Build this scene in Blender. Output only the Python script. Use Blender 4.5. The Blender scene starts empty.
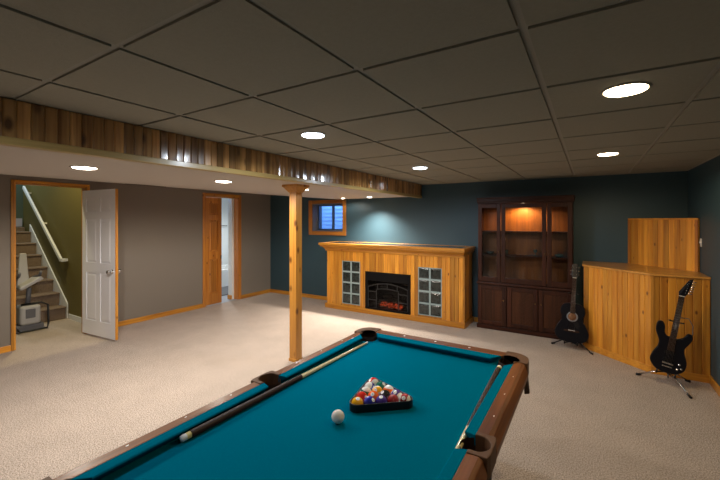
import bpy, bmesh, math, random
from mathutils import Vector, Matrix
random.seed(7)
PI = math.pi
S = bpy.context.scene
COL = S.collection

# ------------------------------------------------------------------ camera
cd = bpy.data.cameras.new('camera'); cam = bpy.data.objects.new('camera', cd); COL.objects.link(cam)
cam.location = (0, 0, 1.62); cam.rotation_euler = (PI/2, 0, 0.5565)
cd.sensor_width = 36; cd.sensor_fit = 'HORIZONTAL'; cd.lens = 369.1/720*36
cd.shift_y = -(240-219.7)/720; cd.clip_start = .02
S.camera = cam

# ------------------------------------------------------------------ world, exposure
w = bpy.data.worlds.new('sky'); S.world = w; w.use_nodes = True
w.node_tree.nodes['Background'].inputs[0].default_value = (.18, .42, 1, 1)
w.node_tree.nodes['Background'].inputs[1].default_value = 5.0
S.view_settings.view_transform = 'Standard'; S.view_settings.look = 'None'
S.view_settings.gamma = 1; S.view_settings.use_curve_mapping = False
S.view_settings.exposure = 1.0
COOL = (.80, .89, 1.0); WARM = (1.0, .74, .42); SOFT = (1.0, .90, .78)
CAN = dict(cool=(COOL, 25), warm=(WARM, 18), soft=(SOFT, 47))

# ------------------------------------------------------------------ materials
def newmat(name):
    m = bpy.data.materials.new(name); m.use_nodes = True
    nt = m.node_tree; return m, nt, nt.nodes['Principled BSDF']
def N(nt, t, **k):
    n = nt.nodes.new(t)
    for a, b in k.items():
        if a in n.inputs.keys(): n.inputs[a].default_value = b
        else: setattr(n, a, b)
    return n
def plain(name, col, rough=.5, metal=0, spec=.3, coat=0, emit=None, es=0, var=0, vs=8, bump=0, bs=200):
    m, nt, p = newmat(name)
    p.inputs['Base Color'].default_value = (*col, 1); p.inputs['Roughness'].default_value = rough
    p.inputs['Metallic'].default_value = metal; p.inputs['Specular IOR Level'].default_value = spec
    p.inputs['Coat Weight'].default_value = coat; p.inputs['Coat Roughness'].default_value = .08
    if emit: p.inputs['Emission Color'].default_value = (*emit, 1); p.inputs['Emission Strength'].default_value = es
    tc = N(nt, 'ShaderNodeTexCoord')
    if var:
        n = N(nt, 'ShaderNodeTexNoise', Scale=vs, Detail=4.0); nt.links.new(tc.outputs['Object'], n.inputs['Vector'])
        r = N(nt, 'ShaderNodeValToRGB')
        r.color_ramp.elements[0].position = .3; r.color_ramp.elements[1].position = .7
        r.color_ramp.elements[0].color = (*[c*(1-var) for c in col], 1); r.color_ramp.elements[1].color = (*[min(1, c*(1+var)) for c in col], 1)
        nt.links.new(n.outputs['Fac'], r.inputs['Fac']); nt.links.new(r.outputs['Color'], p.inputs['Base Color'])
    if bump:
        n = N(nt, 'ShaderNodeTexNoise', Scale=bs, Detail=3.0); nt.links.new(tc.outputs['Object'], n.inputs['Vector'])
        b = N(nt, 'ShaderNodeBump', Strength=bump, Distance=.002); nt.links.new(n.outputs['Fac'], b.inputs['Height']); nt.links.new(b.outputs['Normal'], p.inputs['Normal'])
    return m
def wood(name, dark, light, axis='z', rough=.38, knots=0., coat=.25, board=.36, gs=1., cr=.18, spec=.4):
    m, nt, p = newmat(name); L = nt.links.new
    tc = N(nt, 'ShaderNodeTexCoord'); at = N(nt, 'ShaderNodeAttribute', attribute_name='pid')
    off = N(nt, 'ShaderNodeVectorMath', operation='SCALE'); off.inputs[0].default_value = (17.3, 9.1, 5.7); L(at.outputs['Fac'], off.inputs['Scale'])
    add = N(nt, 'ShaderNodeVectorMath', operation='ADD'); L(tc.outputs['Object'], add.inputs[0]); L(off.outputs[0], add.inputs[1])
    def mp(a, b):
        q = N(nt, 'ShaderNodeMapping'); q.inputs['Scale'].default_value = tuple(b if c == axis else a for c in 'xyz'); L(add.outputs[0], q.inputs['Vector']); return q
    n1 = N(nt, 'ShaderNodeTexNoise', Scale=1., Detail=5., Distortion=.6); L(mp(38*gs, 1.6*gs).outputs[0], n1.inputs['Vector'])
    n2 = N(nt, 'ShaderNodeTexNoise', Scale=1., Detail=2., Distortion=1.); L(mp(9*gs, .9*gs).outputs[0], n2.inputs['Vector'])
    mx = N(nt, 'ShaderNodeMath', operation='MULTIPLY_ADD'); L(n1.outputs['Fac'], mx.inputs[0]); mx.inputs[1].default_value = .55; 
    m2 = N(nt, 'ShaderNodeMath', operation='MULTIPLY'); L(n2.outputs['Fac'], m2.inputs[0]); m2.inputs[1].default_value = .45; L(m2.outputs[0], mx.inputs[2])
    r = N(nt, 'ShaderNodeValToRGB'); e = r.color_ramp.elements
    e[0].position = .36; e[1].position = .62; e[0].color = (*dark, 1); e[1].color = (*light, 1); L(mx.outputs[0], r.inputs['Fac'])
    # board to board tone
    wn = N(nt, 'ShaderNodeTexWhiteNoise', noise_dimensions='1D'); L(at.outputs['Fac'], wn.inputs['W'])
    mr = N(nt, 'ShaderNodeMapRange'); mr.inputs['To Min'].default_value = 1-board; mr.inputs['To Max'].default_value = 1+board*.5; L(wn.outputs['Value'], mr.inputs['Value'])
    sc = N(nt, 'ShaderNodeVectorMath', operation='SCALE'); L(r.outputs['Color'], sc.inputs[0]); L(mr.outputs[0], sc.inputs['Scale'])
    out = sc.outputs[0]
    if knots:
        v = N(nt, 'ShaderNodeTexVoronoi', Scale=1., feature='F1'); L(mp(9., 4.6).outputs[0], v.inputs['Vector'])
        kr = N(nt, 'ShaderNodeValToRGB'); ke = kr.color_ramp.elements
        ke[0].position = .07*knots; ke[1].position = .17*knots; ke[0].color = (.9, .9, .9, 1); ke[1].color = (0, 0, 0, 1); L(v.outputs['Distance'], kr.inputs['Fac'])
        mk = N(nt, 'ShaderNodeMix', data_type='RGBA'); L(kr.outputs['Color'], mk.inputs[0]); L(out, mk.inputs[6]); mk.inputs[7].default_value = (dark[0]*.22, dark[1]*.14, dark[2]*.12, 1)
        out = mk.outputs[2]
    L(out, p.inputs['Base Color'])
    p.inputs['Specular IOR Level'].default_value = spec; p.inputs['Roughness'].default_value = rough; p.inputs['Coat Weight'].default_value = coat; p.inputs['Coat Roughness'].default_value = cr
    b = N(nt, 'ShaderNodeBump', Strength=.12, Distance=.001); L(n1.outputs['Fac'], b.inputs['Height']); L(b.outputs['Normal'], p.inputs['Normal'])
    return m
PD, PL = (.47, .165, .014), (.72, .325, .038)
pine_z = wood('pine_upright', PD, PL, 'z', knots=.75)
pine_x = wood('pine_along_x', PD, PL, 'x', knots=.75)
pine_y = wood('pine_along_y', PD, PL, 'y', knots=.75)
pine_raw = wood('pine_beadboard', (.23, .092, .022), (.58, .31, .10), 'z', knots=1.35, rough=.28, coat=1, board=.6, cr=.1)
pine_or = wood('pine_orange', (.40, .13, .018), (.56, .22, .035), 'z', knots=.8)
pine_orx = wood('pine_orange_x', (.38, .13, .018), (.52, .22, .035), 'x', knots=.8)
post_m = wood('pine_post', (.42, .17, .022), (.58, .27, .045), 'z', knots=1.4, board=.05)
trim_ol = wood('trim_pale', (.36, .24, .08), (.46, .32, .11), 'y', board=.05)
cherry_z = wood('cherry_upright', (.022, .006, .003), (.055, .016, .007), 'z', rough=.45, coat=.06, spec=.2)
cherry_x = wood('cherry_across', (.022, .006, .003), (.052, .015, .007), 'x', rough=.45, coat=.06, spec=.2)
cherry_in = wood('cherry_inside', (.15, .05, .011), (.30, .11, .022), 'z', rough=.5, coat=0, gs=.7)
cherry_pn = wood('cherry_panel', (.034, .011, .004), (.072, .024, .009), 'z', rough=.45, coat=.06, spec=.2)
rail_y = wood('rail_wood_y', (.10, .030, .006), (.22, .074, .016), 'y', rough=.5, coat=.04, board=.1, spec=.2)
rail_x = wood('rail_wood_x', (.10, .030, .006), (.22, .074, .016), 'x', rough=.5, coat=.04, board=.1, spec=.2)
body_w = wood('table_body_wood', (.05, .022, .012), (.10, .042, .02), 'y', rough=.4, board=.1)
floor_board = wood('stage_top', (.40, .17, .03), (.58, .28, .06), 'x', rough=.3, knots=.6)

def carpet(name, c0, c1, c2):
    m, nt, p = newmat(name); L = nt.links.new
    tc = N(nt, 'ShaderNodeTexCoord')
    n = N(nt, 'ShaderNodeTexNoise', Scale=115., Detail=6., Roughness=.85); L(tc.outputs['Object'], n.inputs['Vector'])
    n2 = N(nt, 'ShaderNodeTexNoise', Scale=3.5, Detail=4., Roughness=.6); L(tc.outputs['Object'], n2.inputs['Vector'])
    r = N(nt, 'ShaderNodeValToRGB'); e = r.color_ramp.elements
    e[0].position = .40; e[0].color = (*c0, 1); e[1].position = .58; e[1].color = (*c2, 1); k = e.new(.48); k.color = (*c1, 1)
    L(n.outputs['Fac'], r.inputs['Fac'])
    mr = N(nt, 'ShaderNodeMapRange'); mr.inputs['From Min'].default_value = .3; mr.inputs['From Max'].default_value = .7
    mr.inputs['To Min'].default_value = .93; mr.inputs['To Max'].default_value = 1.06; L(n2.outputs['Fac'], mr.inputs['Value'])
    sc = N(nt, 'ShaderNodeVectorMath', operation='SCALE'); L(r.outputs['Color'], sc.inputs[0]); L(mr.outputs[0], sc.inputs['Scale'])
    L(sc.outputs[0], p.inputs['Base Color']); p.inputs['Roughness'].default_value = 1; p.inputs['Specular IOR Level'].default_value = .05
    b = N(nt, 'ShaderNodeBump', Strength=.8, Distance=.012); L(n.outputs['Fac'], b.inputs['Height']); L(b.outputs['Normal'], p.inputs['Normal'])
    return m
carpet_m = carpet('beige_carpet', (.17, .130, .102), (.43, .36, .30), (.74, .635, .57))
stair_c = carpet('stair_carpet', (.12, .085, .06), (.24, .175, .13), (.34, .26, .20))
taupe = plain('taupe_paint', (.205, .178, .148), .7, spec=.3, bump=.15, bs=120)
teal = plain('teal_paint', (.033, .070, .092), .5, spec=.4, bump=.15, bs=120)
olive = plain('olive_paint', (.165, .135, .04), .6, bump=.1)
green_p = plain('green_paint', (.09, .12, .085), .6, bump=.1)
sofp = plain('soffit_paint', (.47, .43, .385), .8, spec=.2, bump=.25, bs=90)
tile_m = plain('ceiling_tile', (.28, .27, .22), .9, spec=.1, var=.03, vs=60, bump=.5, bs=170)
tee_m = plain('ceiling_grid_paint', (.30, .285, .24), .7)
white_p = plain('white_paint', (.88, .90, .96), .4)
white_t = plain('white_trim', (.78, .80, .80), .4)
lav_p = plain('pale_trim', (.45, .45, .55), .5)
bath_w = plain('bathroom_white', (.75, .77, .76), .5)
bath_t = plain('bathroom_tile_floor', (.35, .37, .42), .4)
tub_m = plain('enamel', (.85, .86, .84), .15)
felt = plain('teal_felt', (.0, .118, .188), 1, spec=0, var=.06, vs=300, bump=.1, bs=900)
cloth_dark = felt
cast_m = plain('brown_casting', (.11, .055, .028), .6, spec=.2)
leather = plain('dark_leather', (.035, .018, .012), .55)
pearl = plain('pearl_sight', (.85, .82, .75), .3)
blackp = plain('black_plastic', (.008, .008, .009), .35)
blackm = plain('black_metal', (.012, .012, .013), .3, metal=.4)
chrome = plain('chrome', (.6, .6, .6), .2, metal=1)
brass = plain('brass_knob', (.55, .42, .2), .25, metal=1)
stone_top = plain('dark_polished_inlay', (.02, .024, .024), .12, spec=.7, var=.4, vs=40)
gblk = plain('glass_block_face', (.02, .028, .027), .16, spec=.5, bump=1, bs=30, var=.7, vs=25)
grout = plain('grey_blue_grout', (.27, .35, .36), .5)
fb_black = plain('firebox_black', (.004, .004, .005), .4, spec=.12)
fb_grey = plain('firebox_mullion', (.025, .025, .027), .45)
maple = wood('cue_maple', (.58, .50, .24), (.74, .66, .38), 'z', board=0, coat=.6)
cue_dark = wood('cue_dark', (.012, .007, .006), (.04, .017, .010), 'z', rough=.5, board=0, coat=0, spec=.25)
cue_white = plain('white_bumper', (.75, .78, .8), .4)
cue_yel = plain('cue_ring', (.7, .6, .25), .3)
gu_black = plain('black_lacquer', (.005, .005, .008), .3, spec=.2, coat=.05)
gu_fret = wood('rosewood', (.02, .010, .007), (.045, .022, .014), 'z', board=0, coat=0, rough=.6, spec=.15)
gu_hole = plain('sound_hole_inside', (.22, .10, .045), .6)
gu_ros = plain('rosette', (.20, .20, .22), .5)
steel = plain('string_steel', (.22, .20, .18), .3, metal=1)
lift_w = plain('lift_grey_plastic', (.42, .41, .40), .4)
lift_g = plain('lift_dark_grey', (.13, .13, .14), .5)
plate_w = plain('white_switch_plate', (.75, .74, .70), .4)
vent_m = plain('vent_paint', (.12, .10, .08), .5)
pvc = plain('window_vinyl', (.35, .42, .55), .4)
well_m = plain('window_well_steel', (.55, .62, .70), .5)
glassware = plain('glassware', (.10, .14, .13), .08, spec=.9)
def emis(name, col, s):
    m, nt, p = newmat(name); p.inputs['Base Color'].default_value = (.8, .8, .8, 1)
    p.inputs['Emission Color'].default_value = (*col, 1); p.inputs['Emission Strength'].default_value = s; return m
lens = dict(cool=emis('lens_cool', COOL, 9), warm=emis('lens_warm', (1, .80, .50), 9), soft=emis('lens_soft', (1, .86, .70), 7))
def ember():
    m, nt, p = newmat('glowing_embers'); L = nt.links.new
    tc = N(nt, 'ShaderNodeTexCoord'); n = N(nt, 'ShaderNodeTexNoise', Scale=38., Detail=5.); L(tc.outputs['Object'], n.inputs['Vector'])
    r = N(nt, 'ShaderNodeValToRGB'); e = r.color_ramp.elements; e[0].position = .42; e[0].color = (.03, .002, 0, 1); e[1].position = .66; e[1].color = (1, .10, .02, 1)
    L(n.outputs['Fac'], r.inputs['Fac']); L(r.outputs['Color'], p.inputs['Emission Color']); p.inputs['Emission Strength'].default_value = .9
    p.inputs['Base Color'].default_value = (.02, .01, .01, 1); return m
ember_m = ember()
log_m = plain('charred_log', (.05, .03, .02), .8, var=.6, vs=30, bump=.8, bs=60)
def pane_mat(name='clear_pane', t_=.87, ior=1.45):
    m, nt, p = newmat(name); nt.nodes.remove(p); L = nt.links.new
    o = nt.nodes['Material Output']; t = N(nt, 'ShaderNodeBsdfTransparent'); t.inputs[0].default_value = (t_, t_, t_, 1)
    g = N(nt, 'ShaderNodeBsdfGlossy'); g.inputs['Roughness'].default_value = .03; f = N(nt, 'ShaderNodeFresnel', IOR=ior)
    mx = N(nt, 'ShaderNodeMixShader'); L(f.outputs[0], mx.inputs[0]); L(t.outputs[0], mx.inputs[1]); L(g.outputs[0], mx.inputs[2]); L(mx.outputs[0], o.inputs['Surface'])
    return m
pane = pane_mat(); smoked = pane_mat('smoked_pane', .5, 1.2)

# ------------------------------------------------------------------ mesh helper
class MB:
    def __init__(s):
        s.bm = bmesh.new(); s.pl = s.bm.faces.layers.float.new('pid')
    def done(s, faces, pid=None, smooth=False):
        if pid is None: pid = random.random()*9
        for f in faces:
            f[s.pl] = pid; f.smooth = smooth
    def poly(s, pts, pid=None):
        f = s.bm.faces.new([s.bm.verts.new(p) for p in pts]); s.done([f], pid); return s
    def hexa(s, c, pid=None):     # 8 corners: bottom 4 ccw, top 4 ccw
        v = [s.bm.verts.new(p) for p in c]; F = []
        for q in ((3, 2, 1, 0), (4, 5, 6, 7), (0, 1, 5, 4), (1, 2, 6, 5), (2, 3, 7, 6), (3, 0, 4, 7)):
            F.append(s.bm.faces.new([v[i] for i in q]))
        s.done(F, pid); return s
    def box(s, x0, x1, y0, y1, z0, z1, pid=None):
        return s.hexa([(x0, y0, z0), (x1, y0, z0), (x1, y1, z0), (x0, y1, z0), (x0, y0, z1), (x1, y0, z1), (x1, y1, z1), (x0, y1, z1)], pid)
    def prism(s, pts, d, pid=None, smooth=False):     # pts: planar 3D outline, d: extrusion vector
        d = Vector(d); a = [s.bm.verts.new(p) for p in pts]; b = [s.bm.verts.new(Vector(p)+d) for p in pts]; n = len(a)
        caps = [s.bm.faces.new(a[::-1]), s.bm.faces.new(b)]
        sd = [s.bm.faces.new((a[i], a[(i+1) % n], b[(i+1) % n], b[i])) for i in range(n)]
        pid = random.random()*9 if pid is None else pid
        s.done(caps, pid); s.done(sd, pid, smooth)
        return s
    def tube(s, pts, r, seg=10, pid=None, caps=True, flat=1.):
        pts = [Vector(p) for p in pts]; n = len(pts); rr = r if isinstance(r, (list, tuple)) else [r]*n
        up = Vector((0, 0, 1)); t0 = (pts[1]-pts[0]).normalized()
        if abs(t0.dot(up)) > .95: up = Vector((0, 1, 0))
        rings = []
        for i in range(n):
            t = (pts[min(i+1, n-1)]-pts[max(i-1, 0)]).normalized()
            a = up - t*up.dot(t); a.normalize(); b = t.cross(a); up = a
            rings.append([s.bm.verts.new(pts[i]+(a*math.cos(2*PI*k/seg)*flat+b*math.sin(2*PI*k/seg))*rr[i]) for k in range(seg)])
        F = []
        for i in range(n-1):
            for k in range(seg):
                F.append(s.bm.faces.new((rings[i][k], rings[i][(k+1) % seg], rings[i+1][(k+1) % seg], rings[i+1][k])))
        s.done(F, pid, True)
        if caps: s.done([s.bm.faces.new(rings[0][::-1]), s.bm.faces.new(rings[-1])], pid)
        return s
    def lathe(s, prof, c=(0, 0, 0), seg=24, axis='z', pid=None, smooth=True):   # prof [(r,h)...]
        c = Vector(c); rings = []
        def P(r, h, a):
            x, y = r*math.cos(a), r*math.sin(a)
            return c+Vector({'z': (x, y, h), 'y': (x, h, y), 'x': (h, x, y)}[axis])
        for r, h in prof:
            rings.append([s.bm.verts.new(P(0, h, 0))] if r < 1e-6 else [s.bm.verts.new(P(r, h, 2*PI*k/seg)) for k in range(seg)])
        F = []
        for a, b in zip(rings, rings[1:]):
            for k in range(seg):
                k2 = (k+1) % seg
                if len(a) == 1 and len(b) == 1: continue
                if len(a) == 1: F.append(s.bm.faces.new((a[0], b[k2], b[k])))
                elif len(b) == 1: F.append(s.bm.faces.new((a[k], a[k2], b[0])))
                else: F.append(s.bm.faces.new((a[k], a[k2], b[k2], b[k])))
        s.done(F, pid, smooth); return s
    def ball(s, c, r, seg=24, rings=12):
        return s.lathe([(r*math.sin(PI*i/rings), r*-math.cos(PI*i/rings)) for i in range(rings+1)], c, seg)
    def build(s, name, mat, parent=None, bevel=0, seg=2, recalc=True):
        if recalc: bmesh.ops.recalc_face_normals(s.bm, faces=s.bm.faces[:])
        me = bpy.data.meshes.new(name); s.bm.to_mesh(me); s.bm.free()
        o = bpy.data.objects.new(name, me); COL.objects.link(o)
        for m in (mat if isinstance(mat, list) else [mat]): me.materials.append(m)
        if parent: o.parent = parent
        if bevel:
            b = o.modifiers.new('bevel', 'BEVEL'); b.width = bevel; b.segments = seg; b.limit_method = 'ANGLE'; b.angle_limit = math.radians(35)
        return o
def tag(o, label=None, cat=None, group=None, kind=None):
    if label: o['label'] = label
    if cat: o['category'] = cat
    if group: o['group'] = group
    if kind: o['kind'] = kind
    return o
def thing(name, label, cat, loc=(0, 0, 0), rot=(0, 0, 0), group=None):
    o = bpy.data.objects.new(name, None); COL.objects.link(o); o.location = loc; o.rotation_euler = rot; o.empty_display_size = .1
    return tag(o, label, cat, group)
def struct(o): o['kind'] = 'structure'; return o
def boxo(name, mat, parent, *b, bevel=0): return MB().box(*b).build(name, mat, parent, bevel)

def planks(mb, o, u, n, width, z0, z1, pw, t=.014, g=.0055, tilt=0, zf=None):
    """vertical boards with V grooves along direction u from point o, facing n"""
    u = Vector(u).normalized(); n = Vector(n).normalized(); o = Vector((o[0], o[1], 0)); cnt = max(1, round(width/pw)); pw = width/cnt
    for i in range(cnt):
        a = i*pw; b = a+pw; dt = random.uniform(-tilt, tilt)
        prof = [(a, 0), (b, 0), (b, t-g), (b-g, t+dt), (a+g, t-dt), (a, t-g)]
        base = [o+u*x+n*y+Vector((0, 0, z0)) for x, y in prof]
        mb.prism(base, (0, 0, z1-z0))
    return mb

# ================================================================== SETTING
XL, XR, YB, YF, ZC = -6.06, 1.02, 5.95, -1.3, 2.22
def sof(x): return 2.02 if x > -4.2 else 2.02+(2.17-2.02)*(x+4.2)/(XL+4.2)
struct(boxo('floor', carpet_m, None, XL, XR, YF, YB, -.05, 0))
struct(boxo('floor', carpet_m, None, -7.35, XL, 1.45, 2.62, -.05, 0))
struct(boxo('floor', bath_t, None, -8.4, XL, 4.25, 7.0, -.05, 0))
# left wall with two openings
wl = MB()
D1 = (1.62, 2.40, 2.085); D2 = (4.30, 5.07, 2.065)
for a, b, z0, z1 in ((YF, D1[0], 0, 2.3), (D1[0], D1[1], D1[2], 2.3), (D1[1], D2[0], 0, 2.3), (D2[0], D2[1], D2[2], 2.3), (D2[1], YB, 0, 2.3)):
    wl.box(XL-.12, XL, a, b, z0, z1)
struct(wl.build('wall_left', taupe))
# back wall with window
WX0, WX1, WZ0, WZ1 = -4.86, -4.09, 1.385, 1.945
wb = MB()
for a, b, z0, z1 in ((XL-.12, WX0, 0, 2.3), (WX1, XR+.1, 0, 2.3), (WX0, WX1, 0, WZ0), (WX0, WX1, WZ1, 2.3)):
    wb.box(a, b, YB, YB+.12, z0, z1)
struct(wb.build('wall_back', teal))
struct(boxo('wall_right', teal, None, XR, XR+.1, YF, YB, 0, 2.3))
struct(boxo('wall_front', taupe, None, XL-.12, XR+.1, YF-.1, YF, 0, 2.3))
# suspended ceiling: recessed tiles between tees
T = .61; X0, Y0 = -.789, .6464
xs = [X0+i*T for i in range(-3, 4)]; ys = [Y0+j*T for j in range(-3, 9)]
cl = MB()
gx = [-2.45]+[x for x in xs if x > -2.3 and x < XR]+[XR]; gy = [YF]+[y for y in ys if YF < y < YB-.02]+[YB]
for i in range(len(gx)-1):
    for j in range(len(gy)-1):
        a, b, c, d = gx[i], gx[i+1], gy[j], gy[j+1]; h = random.random()*.002; e = .0135
        cl.hexa([(a+e, c+e, ZC+h), (b-e, c+e, ZC+h), (b-e, d-e, ZC+h), (a+e, d-e, ZC+h), (a+e, c+e, ZC+.025), (b-e, c+e, ZC+.025), (b-e, d-e, ZC+.025), (a+e, d-e, ZC+.025)])
cl.box(XL-.1, XR+.1, YF-.1, YB+.1, ZC+.025, ZC+.06)
struct(cl.build('ceiling', tile_m))
tr = MB()
for x in gx[1:-1]: tr.box(x-.0125, x+.0125, YF, YB, ZC+.009, ZC+.02)
for y in gy[1:-1]: tr.box(-2.45, XR, y-.0125, y+.0125, ZC+.0095, ZC+.02)
tr.box(XR-.02, XR, YF, YB, ZC-.003, ZC+.01); tr.box(-2.45, XR, YB-.02, YB, ZC-.003, ZC+.01)
struct(tr.build('trim_1', tee_m))
# soffit over the left side
sf = MB()
sf.prism([(XL, YF, 2.17), (-4.2, YF, 2.02), (-2.47, YF, 2.02), (-2.47, YF, 2.225), (XL, YF, 2.225)], (0, YB-YF, 0))
struct(sf.build('ceiling', sofp))
# beam fascia of knotty boards
fm = planks(MB(), (-2.468, YF), (0, 1, 0), (1, 0, 0), YB-YF, 2.03, ZC, .056, t=.018, g=.006, tilt=.0014)
struct(fm.build('trim_2', pine_raw))
struct(MB().box(-2.50, -2.444, YF, YB, 1.992, 2.032).build('trim_3', trim_ol, None, .004))
# baseboards
def bboard(name, mb, mat): return struct(mb.build(name, mat, None, .004))
b = MB()
for a, c in ((YF, D1[0]-.032), (D1[1]+.032, D2[0]-.055), (D2[1]+.055, YB)): b.box(XL, XL+.014, a, c, 0, .075)
bboard('baseboard_left', b, pine_y)
b = MB(); b.box(XL, -4.1, YB-.014, YB, 0, .075); b.box(-1.56, -1.45, YB-.014, YB, 0, .075); bboard('baseboard_back', b, pine_x)
b = MB(); b.box(XR-.014, XR, YF, 4.93, 0, .085); bboard('baseboard_right', b, pine_y)

# window
win = struct(MB().box(WX0, WX1, YB+.10, YB+.125, WZ0-.02, WZ0).build('window_1', pvc))
c = MB(); z0, z1 = WZ0-.075, WZ1+.07
c.box(WX0-.085, WX0, YB-.02, YB, z0, z1); c.box(WX1, WX1+.075, YB-.02, YB, z0, z1)
c.build('window_casing', pine_or, win, .004)
c = MB(); c.box(WX0, WX1, YB-.02, YB, z0, WZ0); c.box(WX0, WX1, YB-.02, YB, WZ1, z1); c.build('window_head_and_sill', pine_orx, win, .004)
j = MB(); e = .016
j.box(WX0, WX0+e, YB, YB+.3, WZ0, WZ1); j.box(WX1-e, WX1, YB, YB+.3, WZ0, WZ1); j.box(WX0+e, WX1-e, YB, YB+.3, WZ0, WZ0+e); j.box(WX0+e, WX1-e, YB, YB+.3, WZ1-e, WZ1)
j.build('window_jamb', lift_g, win)
fy = YB+.16; f = MB(); fw = .028; a, b2, zz0, zz1 = WX0+e, WX1-e, WZ0+e, WZ1-e; mid = (a+b2)/2+.02
f.box(a, a+fw, fy, fy+.05, zz0, zz1); f.box(b2-fw, b2, fy, fy+.05, zz0, zz1); f.box(a+fw, b2-fw, fy, fy+.05, zz0, zz0+fw); f.box(a+fw, b2-fw, fy, fy+.05, zz1-fw, zz1); f.box(mid-.02, mid+.02, fy-.005, fy+.045, zz0+fw, zz1-fw)
f.build('window_sash', plain('window_dark_vinyl', (.06, .09, .14), .4), win, .003)
boxo('window_pane', pane, win, a+fw, mid-.02, fy+.02, fy+.024, zz0+fw, zz1-fw)
boxo('window_pane', pane, win, mid+.02, b2-fw, fy+.02, fy+.024, zz0+fw, zz1-fw)
ww = MB()
for i in range(12):       # ribbed steel well outside, open to the sky
    z = 1.2+i*.09; ww.prism([(WX0-.5, YB+.95, z), (WX0-.5, YB+.94, z+.045), (WX0-.5, YB+.95, z+.09), (WX0-.5, YB+1.0, z+.09), (WX0-.5, YB+1.0, z)], (1.9, 0, 0))
ww.box(WX0-.5, WX1+.6, YB+.32, YB+1.0, 1.1, 1.2); ww.box(WX0-.52, WX0-.5, YB+.32, YB+1., 1.1, 2.3); ww.box(WX1+.6, WX1+.62, YB+.32, YB+1., 1.1, 2.3)
struct(ww.build('trim_4', well_m))

# door openings and casings
def casing(name, D, cw, mat_z, mat_h):
    y0, y1, z = D
    c = MB()
    for a, b in ((y0-cw, y0), (y1, y1+cw)): c.box(XL, XL+.016, a, b, 0, z+cw)
    for a, b in ((y0, y0+.018), (y1-.018, y1)): c.box(XL-.12, XL, a, b, 0, z)
    o = struct(c.build(name, mat_z, None, .003))
    h = MB(); h.box(XL, XL+.016, y0, y1, z, z+cw); h.box(XL-.12, XL, y0+.018, y1-.018, z-.018, z); h.build('head_casing', mat_h, o, .003)
    return o
casing('trim_5', D1, .032, pine_z, pine_y)
casing('trim_6', D2, .055, pine_or, pine_y)

def panel_leaf(name, w, h, t, mat, edge, parent=None, cols=2):
    """six panel leaf, local x 0..w, z 0..h, thickness along y"""
    m = MB(); st = .10 if cols == 2 else .085; ms = .09
    rails = [(0, .20), (.86, 1.0), (1.60, 1.70), (h-.11, h)]
    m.box(0, st, -t/2, t/2, 0, h); m.box(w-st, w, -t/2, t/2, 0, h)
    for a, b in rails: m.box(st, w-st, -t/2, t/2, a, b)
    cs = [(st, w/2-ms/2), (w/2+ms/2, w-st)] if cols == 2 else [(st, w-st)]
    for (a, b), (c, d) in zip(rails, rails[1:]):
        if cols == 2: m.box(w/2-ms/2, w/2+ms/2, -t/2, t/2, b, c)
        for x0, x1 in cs:
            for s in (-1, 1):
                o0, o1, yy, y1 = .004, .035, s*(t/2-.013), s*(t/2-.001)
                q = lambda x0, x1, z0, z1, y: [(x0, y, z0), (x1, y, z0), (x1, y, z1), (x0, y, z1)]
                A = q(x0, x1, b, c, yy); B = q(x0+o1, x1-o1, b+o1, c-o1, y1); A0 = q(x0, x1, b, c, 0)
                for P, Q in ((A, B),):
                    for k in range(4): m.poly([P[k], P[(k+1) % 4], Q[(k+1) % 4], Q[k]])
                    m.poly(Q)
    o = m.build(name, mat, parent, recalc=True)
    if edge:
        e = MB(); e.box(w, w+.004, -t/2, t/2, 0, h); e.box(0, w+.004, t/2, t/2+.004, 0, h); e.build('pine_edge', edge, o)
    return o
dl = struct(panel_leaf('door_1', .785, 2.0, .030, white_p, pine_z))
dl.location = (XL-.06+.02, 2.375, .028); dl.rotation_euler = (0, 0, math.atan2(.07, .785))
for s in (-1, 1):
    k = MB(); k.lathe([(.030, 0), (.030, .006), (.012, .012), (.011, .03), (.026, .04), (.029, .055), (.022, .068), (0, .072)], (0, 0, 0), 18, 'y')
    o = k.build('door_knob', chrome, dl); o.location = (.72, s*.015 if s < 0 else .019, .90); o.scale = (1, s, 1)
for z in (.2, 1.0, 1.8):
    MB().tube([(-.004, .015, z-.045), (-.004, .015, z+.045)], .007).build('hinge', brass, dl)
d2 = struct(panel_leaf('door_2', .36, 2.03, .034, pine_or, None, cols=1)); d2.location = (XL-.04, D2[0]+.018, .012); d2.rotation_euler = (0, 0, PI/2)
boxo('latch_plate', blackm, d2, .335, .357, -.021, -.017, .85, .92)

# stairwell beyond the first door
st = MB(); st.box(-9.3, XL-.12, 2.62, 2.72, 0, 3.4); struct(st.build('wall_stair_side', olive))
struct(boxo('wall_stair_near', green_p, None, -9.3, XL-.12, 1.40, 1.50, 0, 3.4))
struct(boxo('wall_stair_end', green_p, None, -9.4, -9.3, 1.4, 2.72, 0, 3.4))
struct(boxo('ceiling', sofp, None, -9.4, XL-.12, 1.4, 2.72, 3.4, 3.45))
struct(boxo('wall_stair_head', olive, None, XL-.12, XL-.06, 1.4, 2.72, 2.3, 3.45))
stairs = thing('staircase', 'brown carpeted staircase rising beyond the open white door', 'staircase', (-7.3, 2.05, 0))
R, G = .20, .254
for i in range(7):
    x1 = -i*G; m = MB(); z = (i+1)*R
    m.box(x1-G-.02, x1, -.545, .546, max(0, z-R-.01) if i else 0, z-.03); m.box(x1-G, x1+.022, -.545, .546, z-.03, z)
    m.build('step', stair_c, stairs, .012, 3)
boxo('step', stair_c, stairs, -1.98, -7*G, -.545, .535, 0, 7*R+.08, bevel=.01)
sk = MB()
y = .547
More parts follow.
